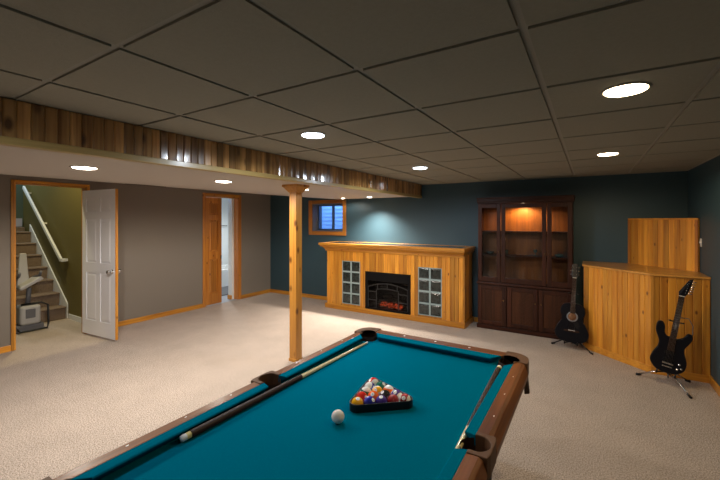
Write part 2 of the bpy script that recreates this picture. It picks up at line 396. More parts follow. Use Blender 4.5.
sk.prism([(.03, y, 0), (.03, y, .25), (-1.60, y, .25+1.63*R/G), (-1.60, y, 0)], (0, .018, 0))
sk.build('skirt_board', white_t, stairs)
boxo('landing_baseboard', lav_p, stairs, -1.975, -1.95, -.545, .54, 7*R+.09, 7*R+.245)
hr = thing('handrail', 'white wooden handrail sloping along the olive stairwell wall', 'handrail', (-7.36, 2.56, .96))
MB().hexa([(0, -.035, -.02), (.03, -.035, .03), (.03, -.0, .03), (0, 0, -.02), (-1.66, -.035, 1.245), (-1.63, -.035, 1.295), (-1.63, 0, 1.295), (-1.66, 0, 1.245)]).build('rail', white_t, hr, .006)
for k in (0.02, .5, .95):
    MB().box(-1.63*k-.01, -1.63*k+.03, -.02, .06, 1.245*k-.04, 1.245*k-.01).build('bracket', white_t, hr)
MB().box(-.01, .10, -.035, .05, -.02, .02).build('return_end', white_t, hr)
bbs = MB().box(-7.24, XL-.12, 2.606, 2.62, 0, .08); struct(bbs.build('baseboard_stair', white_t))

# bathroom beyond the second door
bt = MB(); bt.box(-8.5, -8.4, 4.2, 7.0, 0, 2.4); bt.box(-8.4, -6.18, 6.9, 7.0, 0, 2.4); bt.box(-8.4, -6.18, 4.16, 4.25, 0, 2.4)
struct(bt.build('wall_bathroom', bath_w))
struct(MB().box(-6.29, -6.18, 5.0, 5.1, 0, 2.3).build('wall_bathroom_return', bath_w))  # white colour stands in for light that this wall barely receives
struct(MB().box(-6.30, -6.18, 4.986, 5.0, 0, .08).build('baseboard_bathroom', pine_x))
struct(boxo('ceiling', bath_w, None, -8.5, -6.18, 4.16, 7.0, 2.4, 2.45))
struct(MB().box(-6.22, -6.18, 5.1, 7.0, 0, 2.4).build('wall_bathroom_near', bath_w))
tub = thing('bathtub', 'white bathtub glimpsed through the half open pine door', 'bathtub', (-7.9, 5.8, 0))
m = MB(); m.box(-.42, -.34, -.75, .75, 0, .42); m.box(.34, .42, -.75, .75, 0, .42); m.box(-.34, .34, -.75, -.67, 0, .42); m.box(-.34, .34, .67, .75, 0, .42); m.box(-.34, .34, -.67, .67, 0, .1)
m.build('tub_shell', tub_m, tub, .02, 3)
mat_o = MB().box(-7.42, -6.62, 4.75, 5.95, 0, .02).build('bath_mat', lift_g, None, .006); tag(mat_o, 'dark bath mat on the floor beyond the pine door', 'mat')
tb = thing('towel_bar', 'grey towel bar on the white bathroom wall', 'towel bar', (-8.35, 6.0, 1.46))
MB().tube([(0, -.4, 0), (0, .6, 0)], .012).build('bar', chrome, tb)
for y in (-.38, .58): MB().tube([(-.05, y, 0), (.01, y, 0)], .014).build('bracket', chrome, tb)

# ================================================================== LIGHTS
def spot(loc, col, e, ang=150, blend=.7, size=.05, parent=None, rot=(0, 0, 0)):
    l = bpy.data.lights.new('lamp', 'SPOT'); l.color = col; l.energy = e; l.spot_size = math.radians(ang); l.spot_blend = blend; l.shadow_soft_size = size
    o = bpy.data.objects.new('lamp', l); COL.objects.link(o); o.location = loc; o.rotation_euler = rot
    if parent: o.parent = parent
    return o
def can(x, y, z, kind, label, group, r=.082, e=None, ang=176):
    t = thing('ceiling_light', label, 'ceiling light', (x, y, z), group=group)
    MB().lathe([(r-.003, 0), (r+.010, 0), (r+.011, -.003), (r+.002, -.006), (r-.003, -.004), (r-.003, 0)], seg=32).build('trim_ring', tee_m, t)
    MB().lathe([(0, -.016), (r*.6, -.014), (r-.006, -.009), (r-.004, -.002), (0, -.002)], seg=32).build('lens', lens[kind], t)
    col, en = CAN[kind]
    spot((0, 0, -.03), col, e or en, ang, .3 if ang > 130 else 1., .05, t)
    return t
G1 = 'recessed lights in the tiled ceiling'; G2 = 'recessed lights in the plain soffit'
can(-1.66, 2.04, ZC, 'cool', 'cool white recessed light in the tiles above the pool table', G1)
can(-1.66, 3.98, ZC, 'cool', 'small cool white recessed light near the far end of the beam', G1)
can(.14, 2.09, ZC, 'warm', 'large glowing warm recessed light at upper right', G1, r=.088)
can(.14, 4.04, ZC, 'warm', 'warm recessed light in the tiles nearest the pine corner bench', G1)
can(-1.66, .12, ZC, 'cool', 'cool white recessed light over the near end of the pool table, outside the picture', G1, e=9)
can(.14, .12, ZC, 'warm', 'warm recessed light above the camera, outside the picture', G1, e=2.5)
can(-3.27, 1.28, 2.02, 'soft', 'soffit light nearest the stair doorway', G2, e=74)
can(-3.22, 2.50, 2.02, 'soft', 'middle soffit light, between the stair doorway and the post', G2)
can(-3.20, 3.72, 2.02, 'soft', 'soffit light partly behind the top of the pine post', G2)
can(-3.27, 5.57, 2.02, 'soft', 'tiny soffit light washing the teal wall above the fireplace', G2, r=.05, e=210, ang=128)
can(-3.85, 5.60, 2.02, 'soft', 'tiny soffit light just right above the basement window', G2, r=.035, e=5)
spot((-6.6, 1.95, 3.3), (1, .82, .42), 60)
spot((-8.8, 2.0, 3.3), (.75, .9, 1), 26)
spot((-7.3, 5.6, 2.35), (.92, .97, 1), 60)

# ceiling vent
sl = math.atan2(.15, 1.86)
v = thing('ceiling_vent', 'flat painted air vent in the soffit near the grey wall', 'vent', (-5.3, 2.82, sof(-5.3)-.003), (0, sl, 0))
m = MB(); m.box(-.07, .07, -.2, -.185, -.008, 0); m.box(-.07, .07, .185, .2, -.008, 0); m.box(-.07, -.055, -.185, .185, -.008, 0); m.box(.055, .07, -.185, .185, -.008, 0); m.build('frame', vent_m, v)
for i in range(6): MB().hexa([(-.05+i*.018, -.185, -.007), (-.043+i*.018, -.185, -.001), (-.043+i*.018, .185, -.001), (-.05+i*.018, .185, -.007), (-.048+i*.018, -.185, -.007), (-.041+i*.018, -.185, -.001), (-.041+i*.018, .185, -.001), (-.048+i*.018, .185, -.007)]).build('slat', vent_m, v)
v.scale = (1.7, 1.1, 1)
boxo('duct_dark_sheet', blackp, v, -.055, .055, -.185, .185, -.001, 0)  # black sheet paints the dark of the duct behind the slats

# ================================================================== POST
p = thing('support_post', 'square knotty pine post standing between carpet and beam', 'post', (-2.875, 3.22, 0))
m = MB(); m.box(-.051, .051, -.051, .051, 0, 1.96); m.build('shaft', post_m, p, .004)
m = MB(); m.box(-.058, .058, -.058, .058, 0, .035); m.build('plinth', post_m, p, .004)
m = MB(); m.hexa([(-.056, -.056, 1.93), (.056, -.056, 1.93), (.056, .056, 1.93), (-.056, .056, 1.93), (-.105, -.105, 1.995), (.105, -.105, 1.995), (.105, .105, 1.995), (-.105, .105, 1.995)]); m.box(-.112, .112, -.112, .112, 1.995, 2.02)
m.build('capital', post_m, p, .003)

# ================================================================== FIREPLACE MANTEL
FX0, FX1, FY = -4.13, -1.60, 5.48
fp = thing('fireplace_mantel', 'long golden pine fireplace mantel with dark inlaid top against the teal wall', 'fireplace', ((FX0+FX1)/2, FY, 0))
ox = (FX0+FX1)/2
def fx(v): return v-ox
LW = (-3.79, -3.41, .115, .885); RW = (-2.32, -1.93, .11, .87); FB = (-3.30, -2.45, .085, .73); H1 = 1.08; D = YB-FY
m = MB(); t = .02
# carcass: solid pieces between the openings
for a, b, z0, z1 in ((FX0, LW[0], 0, H1), (LW[1], FB[0], 0, H1), (FB[1], RW[0], 0, H1), (RW[1], FX1, 0, H1), (LW[0], LW[1], 0, LW[2]), (LW[0], LW[1], LW[3], H1), (FB[0], FB[1], 0, FB[2]), (FB[0], FB[1], FB[3], H1), (RW[0], RW[1], 0, RW[2]), (RW[0], RW[1], RW[3], H1)):
    m.box(fx(a), fx(b), .014, .30, z0, z1)
m.box(fx(FX0), fx(FX0)+.02, .30, D-.002, 0, H1); m.box(fx(FX1)-.02, fx(FX1), .30, D-.002, 0, H1); m.box(fx(FX0)+.02, fx(FX1)-.02, D-.02, D-.002, 0, H1)
m.build('carcass', pine_z, fp)
m = MB()
for a, b, z0, z1 in ((FX0, LW[0], .08, H1), (LW[1], FB[0], .08, H1), (FB[1], RW[0], .08, H1), (RW[1], FX1, .08, H1), (LW[0], LW[1], LW[3], H1), (FB[0], FB[1], FB[3], H1), (RW[0], RW[1], RW[3], H1)):
    planks(m, (fx(a), .014), (1, 0, 0), (0, -1, 0), b-a, z0, z1, .07)
m.build('front_boards', pine_z, fp)
m = MB(); m.box(fx(FX0)-.03, fx(FX1)+.03, -.022, .0, 0, .085); m.box(fx(FX1), fx(FX1)+.03, 0, D-.002, 0, .085); m.box(fx(FX0)-.03, fx(FX0), 0, D-.002, 0, .085)
m.build('plinth', pine_x, fp, .005)
m = planks(MB(), (fx(FX1), .02), (0, 1, 0), (1, 0, 0), D-.03, .085, H1, .09, t=.012); m.build('end_boards', pine_z, fp)
boxo('corner_strip', post_m, fp, fx(FX1)+.006, fx(FX1)+.022, -.004, .02, .085, H1)
# crown: loft of rectangular rings following a cove
def ring(x0, x1, y0, y1, z): return [(x0, y0, z), (x1, y0, z), (x1, y1, z), (x0, y1, z)]
m = MB(); prev = None
for o_, z in ((0.0, H1-.03), (.018, H1-.03), (.018, H1-.01), (.03, H1+.015), (.055, H1+.04), (.08, H1+.055), (.085, H1+.07), (.085, H1+.08)):
    q = [m.bm.verts.new(c) for c in ring(fx(FX0)-o_*1., fx(FX1)+o_*.6, -o_*1.3, D-.002, z)]
    if prev: m.done([m.bm.faces.new((prev[k], prev[(k+1) % 4], q[(k+1) % 4], q[k])) for k in range(4)], 1.)
    prev = q
m.build('crown_moulding', pine_x, fp)
tz0, tz1 = H1+.08, H1+.118; tx0, tx1 = fx(-4.235), fx(-1.54)
m = MB(); m.box(tx0, tx1, -.125, -.05, tz0, tz1); m.box(tx0, tx0+.08, -.05, D-.002, tz0, tz1); m.box(tx1-.08, tx1, -.05, D-.002, tz0, tz1); m.box(tx0+.08, tx1-.08, D-.05, D-.002, tz0, tz1)
m.build('top_border', pine_x, fp, .005)
boxo('top_inlay', stone_top, fp, tx0+.08, tx1-.08, -.05, D-.05, tz0, tz1-.004)
for W in (LW, RW):
    x0, x1, z0, z1 = fx(W[0]), fx(W[1]), W[2], W[3]
    gr = MB(); cw = (x1-x0)/2; ch = (z1-z0)/4; g = .014
    for i in range(3): gr.box(x0+i*cw-(g if i else 0), x0+i*cw+(g if i < 2 else 0), .004, .08, z0, z1)
    for k in range(5): gr.box(x0, x1, .005, .08, z0+k*ch-(g if k else 0), z0+k*ch+(g if k < 4 else 0))
    gf = gr.build('block_grout', grout, fp)
    for i in range(2):
        for k in range(4):
            m = MB(); a, b, c, d = x0+i*cw+g, x0+(i+1)*cw-g, z0+k*ch+g, z0+(k+1)*ch-g; e = .02
            m.hexa([(a, .012, c), (b, .012, c), (b, .075, c), (a, .075, c), (a, .012, d), (b, .012, d), (b, .075, d), (a, .075, d)])
            m.hexa([(a+e, .006, c+e), (b-e, .006, c+e), (b, .012, c), (a, .012, c), (a+e, .006, d-e), (b-e, .006, d-e), (b, .012, d), (a, .012, d)])
            m.build('glass_block', gblk, fp)
# electric firebox
x0, x1, z0, z1 = fx(FB[0]), fx(FB[1]), FB[2], FB[3]; W = x1-x0
fbx = MB(); fbx.box(x0, x0+.05, -.008, .02, z0, z1); fbx.box(x1-.05, x1, -.008, .02, z0, z1); fbx.box(x0+.05, x1-.05, -.008, .02, z1-.15, z1); fbx.box(x0+.05, x1-.05, -.008, .02, z0, z0+.035)
fbx = fbx.build('firebox', fb_black, fp, .003)
ins = MB(); ins.box(x0+.05, x1-.05, .28, .29, z0+.03, z1-.14); ins.box(x0+.04, x0+.05, .02, .29, z0+.03, z1-.14); ins.box(x1-.05, x1-.04, .02, .29, z0+.03, z1-.14); ins.box(x0+.05, x1-.05, .02, .29, z0+.02, z0+.03); ins.box(x0+.05, x1-.05, .02, .29, z1-.15, z1-.14)
ins.build('inner_lining', fb_black, fbx)
ar = MB(); cx = (x0+x1)/2; sp = W/2-.055; zb = z1-.265
def arch(u, base, rise): return base+rise*(1-(u)**2)
pts = 16
for k in range(pts):
    for base, th, sc_ in ((zb, .012, 1.), (zb-.085, .012, .56)):
        u0, u1 = -1+2*k/pts, -1+2*(k+1)/pts; xa, xb = cx+u0*sp*sc_, cx+u1*sp*sc_; za, zb_ = arch(u0*sc_, base, .07), arch(u1*sc_, base, .07)
        ar.hexa([(xa, .0, za), (xb, .0, zb_), (xb, .012, zb_), (xa, .012, za), (xa, .0, za+th), (xb, .0, zb_+th), (xb, .012, zb_+th), (xa, .012, za+th)])
for u in (-1, -.56, .56, 1): ar.box(cx+u*sp-.006, cx+u*sp+.006, 0, .012, z0+.035, zb+(.0 if abs(u) == 1 else -.045))
for s in (-1, 1):
    for zz in (z0+.16, z0+.30): ar.box(min(cx+s*sp, cx+s*sp*.56), max(cx+s*sp, cx+s*sp*.56), 0, .012, zz, zz+.01)
for u in (-.5, 0, .5): ar.box(cx+u*sp-.005, cx+u*sp+.005, 0, .012, arch(u, zb-.085, .07), arch(u, zb, .07))
ar.build('arched_grille', fb_grey, fbx)
em = MB()
for k in range(40):
    c = (cx+random.uniform(-.2, .2), .12+random.uniform(-.06, .06), z0+.045+random.uniform(0, .07)); em.lathe([(0, -.02), (.022, -.008), (.025, .01), (0, .02)], c, 6, smooth=False)
em.build('ember_bed', ember_m, fbx)
for a, b in (((-.2, .14, .14), (.14, .1, .17)), ((-.08, .2, .19), (.22, .14, .15)), ((-.17, .2, .2), (.05, .12, .24))):
    MB().tube([(cx+a[0], a[1], z0+a[2]), (cx+(a[0]+b[0])/2, (a[1]+b[1])/2, z0+(a[2]+b[2])/2+.01), (cx+b[0], b[1], z0+b[2])], [.022, .03, .02], 9).build('log', log_m, fbx)
boxo('firebox_glass', smoked, fbx, x0+.05, x1-.05, .013, .016, z0+.035, z1-.15)

# ================================================================== CHINA CABINET
BX0, BX1, BY = -1.43, -.19, 5.66
bc = thing('china_cabinet', 'tall dark cherry china cabinet with three glass doors and a lit middle top shelf', 'cabinet', ((BX0+BX1)/2, BY, 0))
ox2 = (BX0+BX1)/2; W2 = (BX1-BX0)/2; Dp = YB-BY-.004
def bx_(v): return v-ox2
boxo('plinth', cherry_x, bc, -W2-.012, W2+.012, -.012, Dp, 0, .06, bevel=.004)
m = MB(); m.box(-W2, W2, 0, Dp, .06, .665); m.build('base_carcass', cherry_z, bc)
boxo('waist_moulding', cherry_x, bc, -W2-.015, W2+.015, -.03, Dp, .665, .695, bevel=.008)
m = MB(); m.box(-W2, -W2+.02, .02, Dp, .695, 1.895); m.box(W2-.02, W2, .02, Dp, .695, 1.895); m.box(-W2+.02, W2-.02, .02, Dp, 1.855, 1.895)
m.build('hutch_sides', cherry_z, bc)
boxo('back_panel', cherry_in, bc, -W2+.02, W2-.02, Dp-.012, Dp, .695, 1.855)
# cornice
m = MB(); prev = None
for o_, z in ((0, 1.855), (.012, 1.86), (.012, 1.875), (.022, 1.89), (.022, 1.93), (.03, 1.94), (.03, 1.95)):
    q = [m.bm.verts.new(c) for c in ring(-W2-o_*.7, W2+o_*.7, .02-o_, Dp, z)]
    if prev: m.done([m.bm.faces.new((prev[k], prev[(k+1) % 4], q[(k+1) % 4], q[k])) for k in range(4)], 1.)
    prev = q
m.done([m.bm.faces.new(prev)], 1.); m.build('cornice', cherry_x, bc)
for z in (1.09, 1.445):
    boxo('shelf', cherry_x, bc, -W2+.02, W2-.02, .035, Dp-.012, z-.009, z+.009)
dv = [(-W2+.005, -W2+.325), (-W2+.335, .305), (.315, W2-.005)]
for i, (a, b) in enumerate(dv):
    d = MB(); s_ = .055; z0, z1 = .70, 1.853
    d.box(a, a+s_, .0, .02, z0, z1); d.box(b-s_, b, .0, .02, z0, z1); d.box(a+s_, b-s_, 0, .02, z0, z0+.075); d.box(a+s_, b-s_, 0, .02, z1-.06, z1)
    d = d.build('glass_door', cherry_z, bc, .004)
    boxo('glass_pane', pane, d, a+s_, b-s_, .009, .012, z0+.075, z1-.06)
    MB().lathe([(.004, -.0), (.004, -.012), (.009, -.016), (.007, -.024), (0, -.026)], ((a+.02) if i == 2 else (b-.02), 0, 1.15), 12, 'y').build('knob', brass, d)
for i in range(3):
    w3 = (2*W2)/3; a = -W2+i*w3+.008; b = a+w3-.016; z0, z1 = .075, .645; s_ = .055
    d = MB(); d.box(a, a+s_, -.02, 0, z0, z1); d.box(b-s_, b, -.02, 0, z0, z1); d.box(a+s_, b-s_, -.02, 0, z0, z0+s_); d.box(a+s_, b-s_, -.02, 0, z1-s_, z1)
    d = d.build('base_door', cherry_z, bc, .004)
    pm = MB()    # veneer laid in a V
    cx_ = (a+b)/2; n = 8; h = z1-z0-2*s_; lo = z0+s_; wid = (b-a)/2-s_
    for side in (-1, 1):
        pm.box(min(cx_, cx_+side*wid), max(cx_, cx_+side*wid), -.010, -.0, lo, lo+h)
        for k in range(-3, n):
            zz = lo+k*h/n*1.0
            za, zb2 = zz, zz+wid
            x_a, x_b = cx_, cx_+side*wid
            if za < lo: x_a = cx_+side*(lo-za); za = lo
            if zb2 > lo+h: x_b = cx_+side*(lo+h-zz); zb2 = lo+h
            if (x_b-x_a)*side > .01: pm.tube([(x_a, -.0103, za), (x_b, -.0103, zb2)], .0012, 4, caps=False)
    pm.build('door_panel', cherry_pn, d)
    MB().lathe([(.004, -.02), (.004, -.032), (.010, -.036), (.008, -.044), (0, -.046)], ((b-.03) if i != 2 else (a+.03), 0, .45), 12, 'y').build('knob', brass, d)
pk = MB(); pk.lathe([(0, 0), (.03, 0), (.032, -.012), (.024, -.016), (0, -.016)], (-.02, .14, 1.855), 20); pk.build('cabinet_lamp', lens['warm'], bc)
spot((-.02, .12, 1.825), (1, .58, .22), 14.0, 170, .5, .015, bc)
# small glassware behind the panes
def glassy(x, z, kind, label):
    g = MB()
    if kind == 'bowl': g.lathe([(0, 0), (.025, 0), (.03, .004), (.055, .03), (.058, .04), (.053, .038), (.03, .01), (0, .008)], seg=18)
    elif kind == 'tumbler': g.lathe([(0, 0), (.022, 0), (.028, .075), (.026, .075), (.02, .006), (0, .006)], seg=18)
    else: g.lathe([(0, 0), (.025, 0), (.006, .006), (.005, .045), (.024, .06), (.026, .095), (.024, .095), (.02, .062), (0, .052)], seg=18)
    o = g.build({'bowl': 'glass_bowl', 'tumbler': 'glass_tumbler', 'goblet': 'glass_goblet'}[kind], glassware)
    o.location = (x, BY+.14, z+.009); tag(o, label, 'glassware', 'glassware on the middle cabinet shelf')
glassy(-1.28, 1.09, 'bowl', 'small glass bowl behind the left cabinet door')
glassy(-1.05, 1.09, 'tumbler', 'small glass tumbler at the left end of the middle compartment')
glassy(-.66, 1.09, 'goblet', 'small stemmed glass at the right end of the middle compartment')
glassy(-.36, 1.09, 'bowl', 'dark glass bowl behind the right cabinet door')

# ================================================================== CORNER BENCH
be = thing('corner_bench', 'knotty pine panelled corner platform with angled front beside the teal walls', 'platform', (.5, 5.4, 0))
bo = Vector((.5, 5.4, 0)); ZB = 1.03
A = Vector((-.05, YB-.002, 0)); Bp = Vector((-.05, 5.476, 0)); Cp = Vector((.56, 4.95, 0)); Dd = Vector((XR-.002, 4.95, 0)); Ee = Vector((XR-.002, YB-.002, 0))
loc = lambda v, z=0: (v.x-bo.x, v.y-bo.y, z)
m = MB(); m.prism([loc(q, 0) for q in (A, Ee, Dd, Cp, Bp)][::-1], (0, 0, ZB)); m.build('carcass', pine_z, be)
m = MB()
for P, Q in ((A, Bp), (Bp, Cp), (Cp, Dd)):
    u = (Q-P); n = Vector((u.y, -u.x, 0)).normalized()
    planks(m, loc(P), u, n, u.length, .0, ZB, .062)
m.build('front_boards', pine_z, be)
m = MB()
def offs(P, Q, d): u = (Q-P).normalized(); return Vector((u.y, -u.x, 0))*d
def strip(m, d0, d1, z0, z1):
    outl = []
    for d in (d0, d1):
        n1, n2, n3 = offs(A, Bp, d), offs(Bp, Cp, d), offs(Cp, Dd, d)
        def isect(P, n, Q, k):
            # corner of two offset lines
            nn1, nn2 = n.normalized(), k.normalized(); c = nn1.dot(nn2); return P+(nn1+nn2)*(d/(1+c))
        outl.append([A+n1, isect(Bp, n1, Q=0, k=n2), isect(Cp, n2, Q=0, k=n3), Dd+n3])
    for k in range(3):
        a, b_ = outl[0][k], outl[0][k+1]; c, d_ = outl[1][k+1], outl[1][k]
        m.hexa([loc(a, z0), loc(b_, z0), loc(c, z0), loc(d_, z0), loc(a, z1), loc(b_, z1), loc(c, z1), loc(d_, z1)])
strip(m, .0141, .026, 0, .075); m.build('base_trim', pine_x, be, .003)
m = MB(); n1, n2, n3 = offs(A, Bp, .03), offs(Bp, Cp, .03), offs(Cp, Dd, .03)
def cor(P, a, b, d=.03): a = a.normalized(); b = b.normalized(); return P+(a+b)*(d/(1+a.dot(b)))
m.prism([loc(q, ZB) for q in (A+n1, Ee, Dd+n3, cor(Cp, n2, n3), cor(Bp, n1, n2))][::-1], (0, 0, .022)); m.build('top_board', floor_board, be, .004)
boxo('edge_peg', post_m, be, .52-bo.x, .532-bo.x, 5.02-bo.y, 5.032-bo.y, ZB+.022, ZB+.075)
boxo('corner_post', post_m, be, .55-bo.x, .575-bo.x, 4.93-bo.y, 4.95-bo.y, .075, ZB)
# upper triangular box in the corner
P1, P2, P3 = Vector((.44, YB-.003, 0)), Vector((XR-.003, YB-.003, 0)), Vector((XR-.003, 5.37, 0)); ZU = 1.62
ub = thing('corner_box', 'tall knotty pine panelled box standing on the corner platform', 'box', (.8, 5.7, ZB+.022)); uo = Vector((.8, 5.7, ZB+.022))
l2 = lambda v, z: (v.x-uo.x, v.y-uo.y, z-uo.z)
u = P1-P3; nn = Vector((-u.y, u.x, 0)).normalized()
if nn.dot(Vector((-1, -1, 0))) < 0: nn = -nn
m = MB(); m.prism([l2(q, ZB+.022) for q in (P1, P3, P2)], (0, 0, ZU-ZB-.022)); m.build('carcass', pine_or, ub)
m = MB(); uu = P1-P3; planks(m, l2(P3, 0)[:2], uu, nn, uu.length, 0, ZU-uo.z, .064); m.build('front_boards', pine_z, ub)
m = MB(); w_ = nn*.025; m.prism([l2(q, ZU) for q in (P1+w_, P3+w_, P3, P2, P1)], (0, 0, .018)); m.build('top_cap', pine_x, ub, .003)
for Pq, s_ in ((P1, -1), (P3, 1)):
    un = uu.normalized(); q0 = Pq+nn*.0142; q1 = q0+un*(.03*s_)
    m = MB(); m.hexa([l2(q0, uo.z), l2(q1, uo.z), l2(q1+nn*.01, uo.z), l2(q0+nn*.01, uo.z), l2(q0, ZU), l2(q1, ZU), l2(q1+nn*.01, ZU), l2(q0+nn*.01, ZU)]); m.build('edge_trim', pine_or, ub)
sw = thing('switch_plate', 'small white switch plate on the teal right wall beside the pine box', 'switch', (XR, 5.31, 1.375))
boxo('plate', plate_w, sw, -.006, 0, -.03, .03, -.045, .045, bevel=.003); boxo('toggle', plate_w, sw, -.018, -.006, -.006, .006, -.01, .012)

# ================================================================== POOL TABLE
TX, TY = -.87, 1.357; ZR, ZN, ZBD = .81, .805, .768
pt = thing('pool_table', 'pool table with teal felt and brown wooden rails in the foreground', 'pool table', (TX, TY, 0))
HX, HY = .46, .89       # nose
WX_, WY_ = .505, .95     # wood inner edge
OX, OY = .57, 1.04       # outer edge
CPX, CPY, CR = .474, .915, .058; SPX, SR = .518, .056
def arc(c, r, a0, a1, n=12): return [(c[0]+r*math.cos(a0+(a1-a0)*i/n), c[1]+r*math.sin(a0+(a1-a0)*i/n)) for i in range(n+1)]
ex, ey = .50, .945
def bite(cx, cy, r, x_lim, y_lim):      # first-quadrant corner: from side edge to end edge, through the inside
    a0 = math.atan2(-math.sqrt(r*r-(x_lim-cx)**2), x_lim-cx); a1 = math.atan2(y_lim-cy, -math.sqrt(r*r-(y_lim-cy)**2))
    if a1 > 0: a1 -= 2*PI
    return arc((cx, cy), r, a0, a1, 14)
q1 = bite(CPX, CPY, CR, ex, ey)
sd = arc((SPX, 0), SR, -math.acos((ex-SPX)/SR), -2*PI+math.acos((ex-SPX)/SR), 14)  # starts below, passes through inside, ends above
outl = sd + q1
left = [(-x, y) for x, y in q1][::-1]
outl += left + [(-x, -y) for x, y in sd]
outl += [(-x, -y) for x, y in q1] + [(x, -y) for x, y in q1][::-1]
m = MB(); m.prism([(x, y, ZBD-.03) for x, y in outl], (0, 0, .03)); m.build('felt_bed', felt, pt)
def cushion(sx, sy, kind):
    m = MB()
    if kind == 'side':
        yn0, yn1, yb0, yb1 = .062, .815, .050, .862
        prof = [(WX_, ZR, 'b'), (HX+.004, ZN+.002, 'n'), (HX, ZN-.003, 'n'), (HX+.034, ZBD, 'n'), (WX_, ZBD, 'b')]
        e0 = [(x, yn0 if t == 'n' else yb0, z) for x, z, t in prof]; e1 = [(x, yn1 if t == 'n' else yb1, z) for x, z, t in prof]
    else:
        prof = [(WY_, ZR, 'b'), (HY+.004, ZN+.002, 'n'), (HY, ZN-.003, 'n'), (HY+.034, ZBD, 'n'), (WY_, ZBD, 'b')]
        e0 = [(-(.375 if t == 'n' else .425), y, z) for y, z, t in prof]; e1 = [((.375 if t == 'n' else .425), y, z) for y, z, t in prof]
    e0 = [(x*sx, y*sy, z) for x, y, z in e0]; e1 = [(x*sx, y*sy, z) for x, y, z in e1]
    a = [m.bm.verts.new(v) for v in e0]; b = [m.bm.verts.new(v) for v in e1]; n = len(a)
    m.done([m.bm.faces.new(a), m.bm.faces.new(b[::-1])]+[m.bm.faces.new((a[i], b[i], b[(i+1) % n], a[(i+1) % n])) for i in range(n)])
    m.build('cushion', felt, pt, .0015)
for sx in (-1, 1):
    for sy in (-1, 1): cushion(sx, sy, 'side')
for sy in (-1, 1): cushion(1, sy, 'end')
def sight(x, y):
    m = MB(); r = .0065; m.prism([(x+r*math.cos(k*PI/6), y+r*math.sin(k*PI/6), ZR+.0005) for k in range(12)], (0, 0, .001)); m.build('sight', pearl, pt)
for sx in (-1, 1):
    for sy in (-1, 1):
        # wooden rail, with a bevelled outer shoulder
        y0, y1 = .074, .888
        prof = [(WX_, ZR-.06), (WX_, ZR), (OX-.022, ZR+.002), (OX-.006, ZR-.006), (OX+.008, ZR-.05), (OX+.004, ZR-.09), (WX_, ZR-.09)]
        m = MB(); m.prism([(x*sx, y0*sy, z) for x, z in prof], (0, (y1-y0)*sy, 0)); m.build('rail', rail_y, pt, .003)
        for k in (1, 2, 3): sight(.539*sx, .225*k*sy)
for sy in (-1, 1):
    prof = [(WY_, ZR-.06), (WY_, ZR), (OY-.02, ZR+.002), (OY-.006, ZR-.006), (OY+.008, ZR-.05), (OY+.004, ZR-.09), (WY_, ZR-.09)]
    m = MB(); m.prism([(-.44, y*sy, z) for y, z in prof], (.88, 0, 0)); m.build('rail', rail_x, pt, .003)
    for k in (-1, 0, 1): sight(.225*k, (WY_+.04)*sy)
def casting(sx, sy):
    """corner pocket iron: rounded corner outline around the pocket mouth"""
    R0 = .095; ox_, oy_ = OX+.004, OY+.004
    outer = [(ox_, .888)] + arc((ox_-R0, oy_-R0), R0, 0, PI/2, 10) + [(.44, oy_)]
    inner = [(.44, WY_+.004)] + [(WX_-.065, WY_-.004)]
    a0 = math.atan2(WY_-CPY+.0, -.045); a1 = math.atan2(-.045, WX_-CPX)
    inn = arc((CPX, CPY), CR-.002, a0, a1, 14)
    pts = outer+[(.44, WY_)]+inn+[(WX_, .862), (WX_, .888)]
    cl_ = []
    for q in pts:
        if not cl_ or (abs(q[0]-cl_[-1][0])+abs(q[1]-cl_[-1][1])) > 1e-4: cl_.append(q)
    m = MB(); m.prism([(x*sx, y*sy, ZR-.075) for x, y in cl_], (0, 0, .079)); m.build('pocket_casting', cast_m, pt, .004)
def liner(x, y, r, sx=0, sy=0):
    m = MB(); m.lathe([(r-.001, ZR-.012), (r-.001, ZR-.05), (r-.004, ZR-.13), (r*.6, ZR-.17), (0, ZR-.18)], (x, y, 0), 24)
    m.lathe([(r+.003, ZR-.035), (r+.003, ZR-.05), (r+.0, ZR-.13), (r*.65, ZR-.176), (0, ZR-.186)], (x, y, 0), 24)
    m.build('pocket_cup', leather, pt)
for sx in (-1, 1):
    for sy in (-1, 1):
        casting(sx, sy); liner(CPX*sx, CPY*sy, CR)
        # leather flap hanging outside the corner
        m = MB(); x, y = (OX-.018)*sx, (OY-.05)*sy
        m.hexa([(x-.003, y-.03, ZR-.20), (x+.003+.018*sx, y-.012, ZR-.20), (x+.003+.018*sx, y+.012, ZR-.20), (x-.003, y+.03, ZR-.20), (x-.004, y-.035, ZR-.075), (x+.006, y-.035, ZR-.075), (x+.006, y+.035, ZR-.075), (x-.004, y+.035, ZR-.075)])
        m.build('leather_flap', leather, pt)
    # side pocket
    inn = arc((SPX, 0), SR-.002, math.asin(.052/SR)-.0, -math.asin(.052/SR), 12)
    inn = [(SPX+(SR-.002)*math.cos(a), (SR-.002)*math.sin(a)) for a in [1.15-2.3*i/12 for i in range(13)]]
    pts = [(WX_, -.05), (WX_, -.074), (OX+.006, -.074), (OX+.012, -.045), (OX+.012, .045), (OX+.006, .074), (WX_, .074), (WX_, .05)] + inn
    m = MB(); m.prism([(x*sx, y, ZR-.075) for x, y in pts], (0, 0, .079)); m.build('pocket_casting', cast_m, pt, .004)
    liner(SPX*sx, 0, SR)
